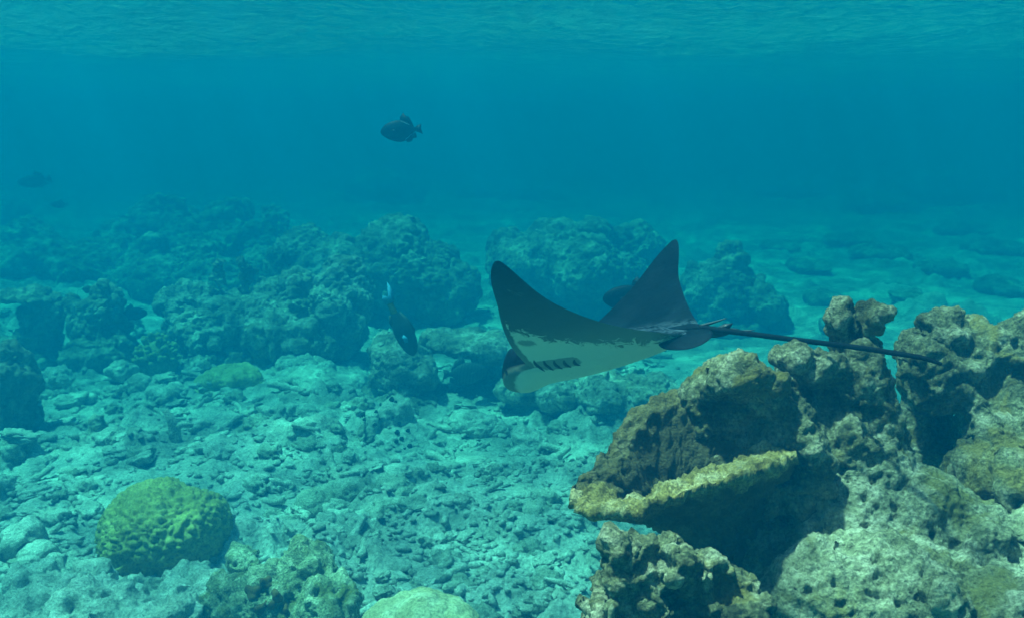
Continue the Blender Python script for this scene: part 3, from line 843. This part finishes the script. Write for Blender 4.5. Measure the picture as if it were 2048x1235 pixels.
add_shell(TP.reshape(-1, 3), np.stack([ti[:-1, :-1], ti[1:, :-1], ti[1:, 1:], ti[:-1, 1:]], -1).reshape(-1, 4), np.zeros(n1 * n2), np.full(n1 * n2, .5), np.ones(n1 * n2))
# pelvic fins: rounded flaps either side of the tail root
def flap(side):
    nr, nphi = 10, 40
    rr_, ph = np.meshgrid(np.linspace(0, 1, nr), np.linspace(0, 2 * math.pi, nphi, endpoint=False), indexing='ij')
    rr_, ph = rr_.ravel(), ph.ravel()
    k = 1.0 if side > 0 else .75
    xx = -.335 + .092 * k * rr_ * np.cos(ph) - .030 * rr_ * np.sin(ph)
    yy = .062 * k + .062 * k * rr_ * np.sin(ph)
    out_ = np.clip(yy - .01, 0, 1)
    zz = .008 - 1.25 * out_ ** 1.5 - .06 * np.clip(-.33 - xx, 0, 1)
    th_ = .007 * np.sqrt(np.clip(1 - rr_ ** 2, 0, 1)) + .0006
    A = np.stack([xx, side * yy, zz + th_], 1); Bq = np.stack([xx, side * yy, zz - th_], 1)
    g = np.arange(nr * nphi).reshape(nr, nphi); g = np.hstack([g, g[:, :1]])
    qa = np.stack([g[:-1, :-1], g[1:, :-1], g[1:, 1:], g[:-1, 1:]], -1).reshape(-1, 4)
    rim = g[-1]
    qr = np.stack([rim[:-1], rim[:-1] + nr * nphi, rim[1:] + nr * nphi, rim[1:]], -1)
    n = 2 * nr * nphi
    add_shell(np.vstack([A, Bq]), np.vstack([qa, qa[:, ::-1] + nr * nphi, qr]), np.zeros(n), np.full(n, .55), np.ones(n))
flap(1); flap(-1)
RP = np.vstack(RV)
me = raw_mesh('body', RP, np.vstack(RQ))
xs_ = RP[:, 0]; sp_ = np.concatenate(AS)
AG = [np.maximum(np.exp(-((sp_ - .102) / .022) ** 4) * np.exp(-((xs_ - .11) / .095) ** 4), .8 * np.exp(-(((sp_ - .225) / .030) ** 2 + ((xs_ - .125) / .05) ** 2)))]
for nm, ar in (('ventral', AV), ('span', AS), ('chord', AC), ('gill', AG)):
    at_ = me.attributes.new(nm, 'FLOAT', 'POINT')
    vals = np.concatenate(ar).astype(np.float32)
    at_.data.foreach_set('value', vals)
bmx = bmesh.new(); bmx.from_mesh(me); bmesh.ops.recalc_face_normals(bmx, faces=bmx.faces); bmx.to_mesh(me); bmx.free(); smooth(me)
m, t, b = new_mat('ray_skin')
vec = N(t, 'ShaderNodeTexCoord').outputs['Object']
ven, spn, chd = attr(t, 'ventral'), attr(t, 'span'), attr(t, 'chord')
nA = noise(t, vec, 9, 6, .7, .5); nB = noise(t, vec, 60, 5, .7); nC = noise(t, vec, 26, 8, .8, 1.2)
# back: slate, scuffed paler along the spine, where its highlight is painted in too
bk = ramp(t, nA, [(.38, (.003, .006, .009)), (.62, (.007, .012, .017)), (.8, (.016, .026, .034))])
spine = ramp(t, spn, [(.0, (1, 1, 1)), (.05, (.9, .9, .9)), (.15, (0, 0, 0))])
sc = math_(t, 'MULTIPLY', math_(t, 'MULTIPLY', spine, ramp(t, chd, [(.34, (0, 0, 0)), (.5, (1, 1, 1))])), ramp(t, nC, [(.46, (0, 0, 0)), (.54, (1, 1, 1))]))
bk = mixc(t, math_(t, 'MULTIPLY', sc, .65), bk, (.11, .15, .19))
fleck = ramp(t, nB, [(.70, (0, 0, 0)), (.74, (1, 1, 1))])
bk = mixc(t, math_(t, 'MULTIPLY', fleck, .22), bk, (.14, .17, .20))
# belly: off-white in the middle, olive-grey blotched edge, dark at the wing tips
lim = math_(t, 'SUBTRACT', .335, math_(t, 'MULTIPLY', chd, .27))
lim = math_(t, 'ADD', lim, math_(t, 'MULTIPLY', math_(t, 'SUBTRACT', nC, .5), .36))
white = math_(t, 'SUBTRACT', lim, spn)
white = ramp(t, math_(t, 'ADD', math_(t, 'MULTIPLY', white, 12), .5), [(.45, (0, 0, 0)), (.55, (1, 1, 1))])
lead = math_(t, 'ADD', chd, math_(t, 'MULTIPLY', math_(t, 'SUBTRACT', nC, .5), .10))
lead = ramp(t, lead, [(.055, (0, 0, 0)), (.075, (1, 1, 1))])
white = math_(t, 'MULTIPLY', white, lead)
blot = ramp(t, noise(t, vec, 15, 7, .8, 1.0), [(.635, (0, 0, 0)), (.65, (1, 1, 1))])
olive = ramp(t, spn, [(.14, (.20, .21, .16)), (.30, (.09, .10, .08)), (.60, (.012, .018, .02))])
gill = attr(t, 'gill')
gill = ramp(t, math_(t, 'ADD', gill, math_(t, 'MULTIPLY', math_(t, 'SUBTRACT', nC, .5), .9)), [(.45, (0, 0, 0)), (.6, (1, 1, 1))])
bel = mixc(t, white, olive, (.66, .66, .54))
bel = mixc(t, math_(t, 'MULTIPLY', gill, .7), bel, (.10, .11, .09))
bel = mixc(t, math_(t, 'MULTIPLY', blot, .8), bel, (.10, .11, .09))
c = mixc(t, ven, bk, bel)
t.links.new(c, b.inputs['Base Color'])
b.inputs['Roughness'].default_value = .5
b.inputs['Specular IOR Level'].default_value = .02
bp = N(t, 'ShaderNodeBump'); bp.inputs['Distance'].default_value = .008
t.links.new(noise(t, vec, 30, 6, .7), bp.inputs['Height']); bp.inputs['Strength'].default_value = .5
t.links.new(bp.outputs[0], b.inputs['Normal'])
M_RAY = m
M_DARK, t, b = new_mat('dark_skin'); b.inputs['Base Color'].default_value = (.012, .018, .022, 1); b.inputs['Roughness'].default_value = .5
M_EYE, t, b = new_mat('eye_black'); b.inputs['Base Color'].default_value = (.006, .006, .008, 1); b.inputs['Roughness'].default_value = .08
M_GILL, t, b = new_mat('gill_grey'); b.inputs['Base Color'].default_value = (.03, .035, .03, 1); b.inputs['Roughness'].default_value = .6
ray = empty('eagle_ray', TR, 'dark-backed eagle ray gliding with both wings raised and white belly showing', 'ray')
ray.rotation_euler = RM.to_euler()
ray.scale = (RS, RS, RS)
link('body', me, M_RAY, ray)
def ellipsoid(name, rad, n=3):
    bv, bf = ico(n)
    return raw_mesh(name, bv * np.array(rad), bf)
em = ellipsoid('eye', (.013, .006, .011))
for sd in (1, -1):
    p = ray_surf(np.array([.086 * sd]), np.array([.05]), np.array([1.]))[0]
    link('eye', em, M_EYE, ray, (.345, sd * .072, p[2] * 0 + .012))
def tube_mesh(name, pts, rad, n=8):
    pts = np.asarray(pts, float); rows = []
    for k in range(len(pts)):
        d = pts[min(k + 1, len(pts) - 1)] - pts[max(k - 1, 0)]
        d /= np.linalg.norm(d) + 1e-9
        a = np.cross(d, [.1, .2, 1]); a /= np.linalg.norm(a); b_ = np.cross(a, d)
        an = np.linspace(0, 2 * math.pi, n, endpoint=False)
        rows.append(pts[k] + rad[k] * (np.outer(np.cos(an), a) + np.outer(np.sin(an), b_)))
    Pq = np.array(rows)
    g = np.arange(len(pts) * n).reshape(len(pts), n); g = np.hstack([g, g[:, :1]])
    me = raw_mesh(name, Pq.reshape(-1, 3), np.stack([g[:-1, :-1], g[1:, :-1], g[1:, 1:], g[:-1, 1:]], -1).reshape(-1, 4))
    bm = bmesh.new(); bm.from_mesh(me)
    bm.verts.ensure_lookup_table()
    bm.faces.new([bm.verts[i] for i in range(n)]); bm.faces.new([bm.verts[(len(pts) - 1) * n + i] for i in range(n)][::-1])
    bmesh.ops.recalc_face_normals(bm, faces=bm.faces)
    bm.to_mesh(me); bm.free(); smooth(me)
    return me
for ctrl, r0 in (([(1400, 652, 2.88), (1425, 645, 2.86), (1453, 636, 2.84)], .0058), ([(1425, 656, 2.85), (1455, 657, 2.82), (1479, 658, 2.81)], .0050), ([(1440, 657, 2.83), (1475, 661, 2.80), (1510, 660, 2.78)], .0055)):
    W = np.array([list(at(q[0], q[1], q[2] * RS)) for q in ctrl]); u3 = np.linspace(0, 1, 10)
    pts_ = np.stack([smooth_interp(u3, np.linspace(0, 1, 3), W[:, k]) for k in range(3)], 1)
    link('sting', tube_mesh('sting', to_local(pts_), r0 * (1 - u3 * .93) ** .7), M_DARK, ray)
def plate(name, outline, th=.004):
    """thin lens-edged fin from an x-z outline"""
    bm = bmesh.new()
    c = np.mean(outline, 0)
    A = [bm.verts.new((x, 0, z)) for x, z in outline]
    t1 = bm.verts.new((c[0], th, c[1])); t2 = bm.verts.new((c[0], -th, c[1]))
    for i in range(len(A)):
        j = (i + 1) % len(A)
        bm.faces.new((A[i], A[j], t1)); bm.faces.new((A[j], A[i], t2))
    bmesh.ops.recalc_face_normals(bm, faces=bm.faces)
    me = bpy.data.meshes.new(name); bm.to_mesh(me); bm.free(); smooth(me)
    return me
dl = to_local([list(at(1432, 659, 2.84 * RS))])[0]
df = link('dorsal_fin', plate('dorsal_fin', [(.03, -.006), (.0, .006), (-.03, .011), (-.058, .008), (-.05, .0), (-.04, -.006)], .003), M_DARK, ray, dl)
# gill slits: five short dark folds each side of the belly
for sd in (1, -1):
    for k in range(5):
        x0 = .185 - .036 * k
        a = np.linspace(.080, .126 - .005 * k, 7)
        le, te = ray_le(a), ray_te(a)
        vv = (le - (x0 + .010 * np.sin(np.linspace(0, math.pi, 7)))) / (le - te)
        pc = ray_surf(sd * a, vv, -np.ones(7))
        link('gill_slit', tube_mesh('gill_slit', pc, 0.0065 * np.sin(np.linspace(.25, math.pi - .25, 7)) , 6), M_GILL, ray)

# ------------------------------------------------------------------ fish
def fish_body(xs, topz, botz, hw, n=20):
    """lofted body, nose at x = +, tail at x = -"""
    u = np.linspace(0, 1, 40)
    U = np.linspace(0, 1, len(xs))
    X, T_, B_, W_ = (smooth_interp(u, U, np.array(q, float)) for q in (xs, topz, botz, hw))
    an = np.linspace(0, 2 * math.pi, n, endpoint=False)
    rows = [np.stack([np.full(n, X[k]), W_[k] * np.cos(an), (T_[k] + B_[k]) / 2 + (T_[k] - B_[k]) / 2 * np.sin(an)], 1) for k in range(len(u))]
    P = np.array(rows).reshape(-1, 3)
    g = np.arange(len(u) * n).reshape(len(u), n); g = np.hstack([g, g[:, :1]])
    me = raw_mesh('body', P, np.stack([g[:-1, :-1], g[1:, :-1], g[1:, 1:], g[:-1, 1:]], -1).reshape(-1, 4))
    bm = bmesh.new(); bm.from_mesh(me); bm.verts.ensure_lookup_table()
    bm.faces.new([bm.verts[i] for i in range(n)]); bm.faces.new([bm.verts[(len(u) - 1) * n + i] for i in range(n)])
    bmesh.ops.recalc_face_normals(bm, faces=bm.faces); bm.to_mesh(me); bm.free(); smooth(me)
    return me
def fish_mat(name, base, bars=None, tail=None):
    m, t, b = new_mat(name)
    vec = N(t, 'ShaderNodeTexCoord').outputs['Object']
    c = ramp(t, noise(t, vec, 30, 5, .6), [(.3, tuple(.75 * q for q in base)), (.7, tuple(1.3 * q for q in base))])
    if bars:
        wv = N(t, 'ShaderNodeTexWave', wave_type='BANDS', bands_direction='X')
        wv.inputs['Scale'].default_value = bars[1]
        wv.inputs['Distortion'].default_value = .6
        t.links.new(vec, wv.inputs['Vector'])
        c = mixc(t, ramp(t, wv.outputs['Fac'], [(.78, (0, 0, 0)), (.9, (1, 1, 1))]), c, bars[0])
    t.links.new(c, b.inputs['Base Color'])
    b.inputs['Roughness'].default_value = .55
    b.inputs['Specular IOR Level'].default_value = .08
    return m
FM_BLACK = fish_mat('black_fish_skin', (.004, .011, .014))
FM_LINE = fish_mat('pale_blue_line', (.22, .34, .42))
FM_BAR = fish_mat('barred_fish_skin', (.022, .028, .028), ((.16, .20, .19), 9.5))
FM_PARROT = fish_mat('parrotfish_skin', (.03, .06, .055))
FM_PTAIL = fish_mat('parrotfish_blue_tail', (.06, .28, .45))
FM_PYEL = fish_mat('parrotfish_yellow_stem', (.14, .16, .03))
def deep_fish(name, label, loc, yaw, pitch, length, mat, fins=True, lines=False, tall=1.0, group=None):
    e = empty(name, loc, label, 'fish', group)
    e.rotation_euler = (0, -pitch, yaw)
    e.scale = [length] * 3
    k = tall
    link('body', fish_body([.5, .47, .38, .22, .02, -.16, -.28, -.36, -.40], [0.0, .07, .17 * k, .25 * k, .275 * k, .225 * k, .12 * k, .055, .05], [-.03, -.08, -.17 * k, -.26 * k, -.31 * k, -.25 * k, -.12 * k, -.055, -.05],
                           [.008, .035, .07, .095, .10, .075, .04, .022, .015]), mat, e)
    link('tail_fin', plate('tail_fin', [(-.37, .05), (-.44, .105), (-.53, .125), (-.515, .0), (-.55, -.13), (-.46, -.085), (-.37, -.05)], .010), mat, e)
    link('dorsal_fin', plate('dorsal_fin', [(.0, .24 * k), (-.02, .36 * k), (-.10, .46 * k), (-.17, .37 * k), (-.24, .34 * k), (-.30, .20 * k), (-.34, .07), (-.2, .15 * k)], .010), mat, e)
    link('anal_fin', plate('anal_fin', [(-.08, -.26 * k), (-.16, -.33 * k), (-.26, -.31 * k), (-.30, -.235 * k), (-.40, -.22 * k), (-.37, -.07), (-.2, -.16 * k)], .010), mat, e)
    for sd in (1, -1):
        pf = link('pectoral_fin', plate('pectoral_fin', [(.02, .05), (-.03, .075), (-.09, .05), (-.10, .0), (-.04, -.03), (.015, -.01)], .004), mat, e, (.20, sd * .102, -.03))
        pf.rotation_euler = (0, 0, sd * -.25)
        link('eye', ellipsoid('eye', (.018, .008, .018), 2), M_EYE, e, (.355, sd * .072, .07))
    if lines:
        for outl in ([(-.03, .225), (-.12, .185), (-.22, .125), (-.30, .06)], [(-.10, -.235), (-.18, -.185), (-.26, -.12), (-.31, -.06)]):
            for sd in (1, -1):
                pp = np.array([(x_, sd * (.012 + .075 * max(0, (.30 + x_) / .30)), z_) for x_, z_ in outl])
                link('fin_base_line', tube_mesh('fin_base_line', pp, [.004, .007, .007, .004], 6), FM_LINE, e)
    return e
deep_fish('triggerfish', 'black triggerfish with raised dorsal fin swimming alone in open blue water', at(801, 261, 4.5), math.pi, R(-4), .178, FM_BLACK, lines=True, tall=.92)
deep_fish('triggerfish', 'faint dark fish gliding over the hazy reef mound, the larger of two there', at(68, 362, 8.0 * K), math.pi + .25, R(-6), .25 * K, FM_BLACK, tall=.7)
deep_fish('triggerfish', 'faint tiny dark fish just above the hazy reef mound', at(118, 409, 8.6 * K), math.pi + .2, R(0), .14 * K, FM_BLACK, tall=.75)
deep_fish('surgeonfish', 'dark rounded fish half hidden behind the far wing of the eagle ray', at(1262, 596, 3.4), math.pi, R(0), .195, FM_BLACK, tall=.85)
deep_fish('surgeonfish', 'dark fish hovering over the sand by the finger coral', at(268, 626, 5.7 * K), .15, R(0), .15 * K, FM_BLACK, tall=.85)
deep_fish('surgeonfish', 'dark pale-barred fish under the table coral', at(932, 745, 4.75 * K), 0.1, R(3), .21 * K, FM_BAR, tall=.9)
# parrotfish, nose down, blue lyre tail up
pe = empty('parrotfish', at(803, 655, 4.5), 'slim parrotfish diving head down with a curved blue tail', 'fish')
pe.rotation_euler = (0, R(66), .10)
pe.scale = [.285] * 3
link('body', fish_body([.5, .46, .36, .2, 0, -.16, -.27, -.33], [0, .06, .12, .155, .15, .10, .06, .05], [-.03, -.07, -.12, -.15, -.15, -.10, -.06, -.05], [.01, .04, .07, .085, .08, .05, .03, .02]), FM_PARROT, pe)
link('tail_stem', fish_body([-.26, -.30, -.34, -.40, -.44], [.058, .055, .052, .05, .05], [-.058, -.055, -.052, -.05, -.05], [.033, .03, .026, .02, .012]), FM_PYEL, pe)
link('tail_fin', plate('tail_fin', [(-.40, .05), (-.48, .10), (-.62, .13), (-.78, .11), (-.64, .06), (-.53, .01), (-.60, -.05), (-.55, -.09), (-.46, -.07), (-.40, -.05)], .014), FM_PTAIL, pe)
link('dorsal_fin', plate('dorsal_fin', [(.25, .13), (.1, .19), (-.1, .16), (-.26, .09), (-.2, .05), (.0, .1)], .008), FM_PARROT, pe)
link('anal_fin', plate('anal_fin', [(-.05, -.13), (-.15, -.15), (-.27, -.10), (-.25, -.05), (-.1, -.08)], .008), FM_PARROT, pe)
for sd in (1, -1):
    link('pectoral_fin', plate('pectoral_fin', [(.02, .04), (-.04, .06), (-.12, .02), (-.10, -.02), (.01, -.02)], .005), FM_PTAIL, pe, (.22, sd * .088, -.03))
    link('eye', ellipsoid('eye', (.016, .008, .016), 2), M_EYE, pe, (.37, sd * .066, .05))

# ------------------------------------------------------------------ rubble
def lumpmesh(name, seed, rad, n=3, amp=.28):
    bv, bf = ico(n)
    d = 1 + amp * fbm(bv * 1.3 + seed * 3.7, 3, seed) + .22 * (.5 - np.abs(perlin(bv * 2.6 + seed, seed + 5)) * 2) + .14 * fbm(bv * 5 + seed, 2, seed + 8)
    return raw_mesh(name, bv * d[:, None] * np.array(rad), bf)
def stickmesh(name, seed):
    r_ = np.random.default_rng(seed)
    k = 12
    u = np.linspace(0, 1, k)
    pts_ = np.stack([(u - .5) * 2, .25 * np.sin(u * 2.5 + seed), .06 * np.sin(u * 4 + seed)], 1)
    me = tube_mesh(name, pts_, (.20 - .07 * u) * (1 + .25 * r_.standard_normal(k) * .6), 9)
    P = get_co(me); No = get_no(me)
    set_co(me, P + No * (.05 * fbm(P * 5 + seed, 2, seed))[:, None])
    return me
lumps = [lumpmesh('rubble', s, (1, .75, .6), 4, .5) for s in range(10)]
plates = [lumpmesh('rubble', 30 + s, (1, .8, .30), 4, .5) for s in range(5)]
sticks = [stickmesh('rubble', 50 + s) for s in range(6)]
for q in lumps[::2] + plates + sticks:
    q.materials.append(M_RUB)
for q in lumps[1::2]:
    q.materials.append(M_RUB2)
MARKS = [((333, 1150), 'the yellow brain coral'), ((900, 1005), 'the egg-shaped grey boulder'), ((620, 960), 'the log-shaped coral block'), ((790, 925), 'the rock with dark cups'),
         ((1220, 895), 'the arched coral rock'), ((20, 870), 'the tall black coral post'), ((455, 790), 'the yellow pillow coral'), ((160, 945), 'the long pale coral log'), ((70, 960), 'the white sand patch'),
         ((590, 1235), 'the crusty gnarled rock'), ((730, 1015), 'the mossy broken block'), ((1065, 920), 'the round knobbly boulder'), ((945, 880), 'the smooth pale boulder'), ((310, 720), 'the finger coral'),
         ((1160, 1060), 'the mustard cup coral'), ((810, 800), 'the squat dark rock'), ((835, 1235), 'the pale yellow coral head'), ((490, 980), 'the tilted grey slab')]
MARKP = [(on_ground(*p), n) for p, n in MARKS]
def near_mark(x, y):
    d, n = min((math.hypot(x - p.x, y - p.y), n) for p, n in MARKP)
    return n if d < .8 else None
def scatter(name, meshes, n, smin, smax, label, cat, group, sink=.25, tilt=.4):
    k = 0
    pts_ = []
    while k < n:
        px, py = random.uniform(-20, 1330), 640 + 590 * random.random() ** .8
        if 180 < px < 480 and 960 < py < 1180:
            continue
        if px > 1130 and py > 880:
            continue
        g = on_ground(px, py)
        s = random.uniform(smin, smax) * (.85 + .12 * g.y)
        if any((g.x - a) ** 2 + (g.y - b_) ** 2 < (s + c_) ** 2 * .5 for a, b_, c_ in pts_):
            if random.random() < .8:
                continue
        pts_.append((g.x, g.y, s))
        k += 1
    zz = ground_z(np.array([a for a, *_ in pts_]), np.array([b_ for _, b_, _ in pts_]))
    for (a, b_, s), z in zip(pts_, zz):
        o = link(name, random.choice(meshes), None, None, (a, b_, z + s * sink))
        o.scale = (s, s * random.uniform(.8, 1.2), s * random.uniform(.8, 1.2))
        o.rotation_euler = (random.uniform(-tilt, tilt), random.uniform(-tilt, tilt), random.uniform(0, 6.28))
        lab = label.replace('bleached', 'greenish-grey') if o.data.materials[0] == M_RUB2 else label
        nm_ = near_mark(a, b_)
        lab = lab + (' near ' + nm_ if nm_ else ' away from any large rock')
        tag(o, lab, cat, group, 'thing')
scatter('coral_rubble', lumps, 200, .022, .060, 'lump of bleached coral rubble lying', 'rubble', 'rubble lumps on the sea bed', .05)
scatter('coral_branch', sticks, 110, .040, .085, 'broken finger-like coral branch lying', 'coral branch', 'broken coral branches on the sea bed', .12)
scatter('coral_flake', plates, 90, .035, .075, 'flat flake of dead coral lying', 'coral flake', 'flat coral flakes on the sea bed', .04, .22)
# an upright broken branch that stands out of the rubble
ub = at(352, 905, 3.95 * K); ub.z = gz(ub.x, ub.y) - .02
e = empty('coral_branch', ub, 'forked broken coral branch standing up from the rubble near the tilted slab', 'coral branch')
e.scale = (K, K, K)
link('stem', tube_mesh('stem', [(0, 0, 0), (0.0, 0, .05), (-.01, 0, .10), (-.035, 0, .14)], [.03, .024, .018, .013], 10), M_RUB, e)
link('fork', tube_mesh('fork', [(0, 0, .06), (.035, 0, .08), (.075, .01, .07)], [.017, .014, .010], 10), M_RUB, e)
# chips too many to count
nch = 3600
pxs = rng.uniform(-60, 1400, nch); pys = 600 + 635 * rng.random(nch) ** .75
G = np.array([on_ground(a, b_)[:] for a, b_ in zip(pxs, pys)])
zz = ground_z(G[:, 0], G[:, 1])
bv, bf = ico(1)
VV_, FF_ = [], []
for k in range(nch):
    s = rng.uniform(.006, .022)
    sh = (bv + .22 * rng.standard_normal(bv.shape)) * np.array([s * rng.uniform(1, 1.9), s, s * rng.uniform(.45, .9)])
    a = rng.uniform(0, 6.28); ca, sa = math.cos(a), math.sin(a)
    sh = sh @ np.array([[ca, sa, 0], [-sa, ca, 0], [0, 0, 1]])
    VV_.append(sh + np.array([G[k, 0], G[k, 1], zz[k] + s * .2])); FF_.append(bf + k * len(bv))
me = raw_mesh('rubble_chips', np.vstack(VV_), np.vstack(FF_))
tag(link('rubble_chips', me, M_BED), 'fine broken coral chips covering the sea bed', None, None, 'stuff')
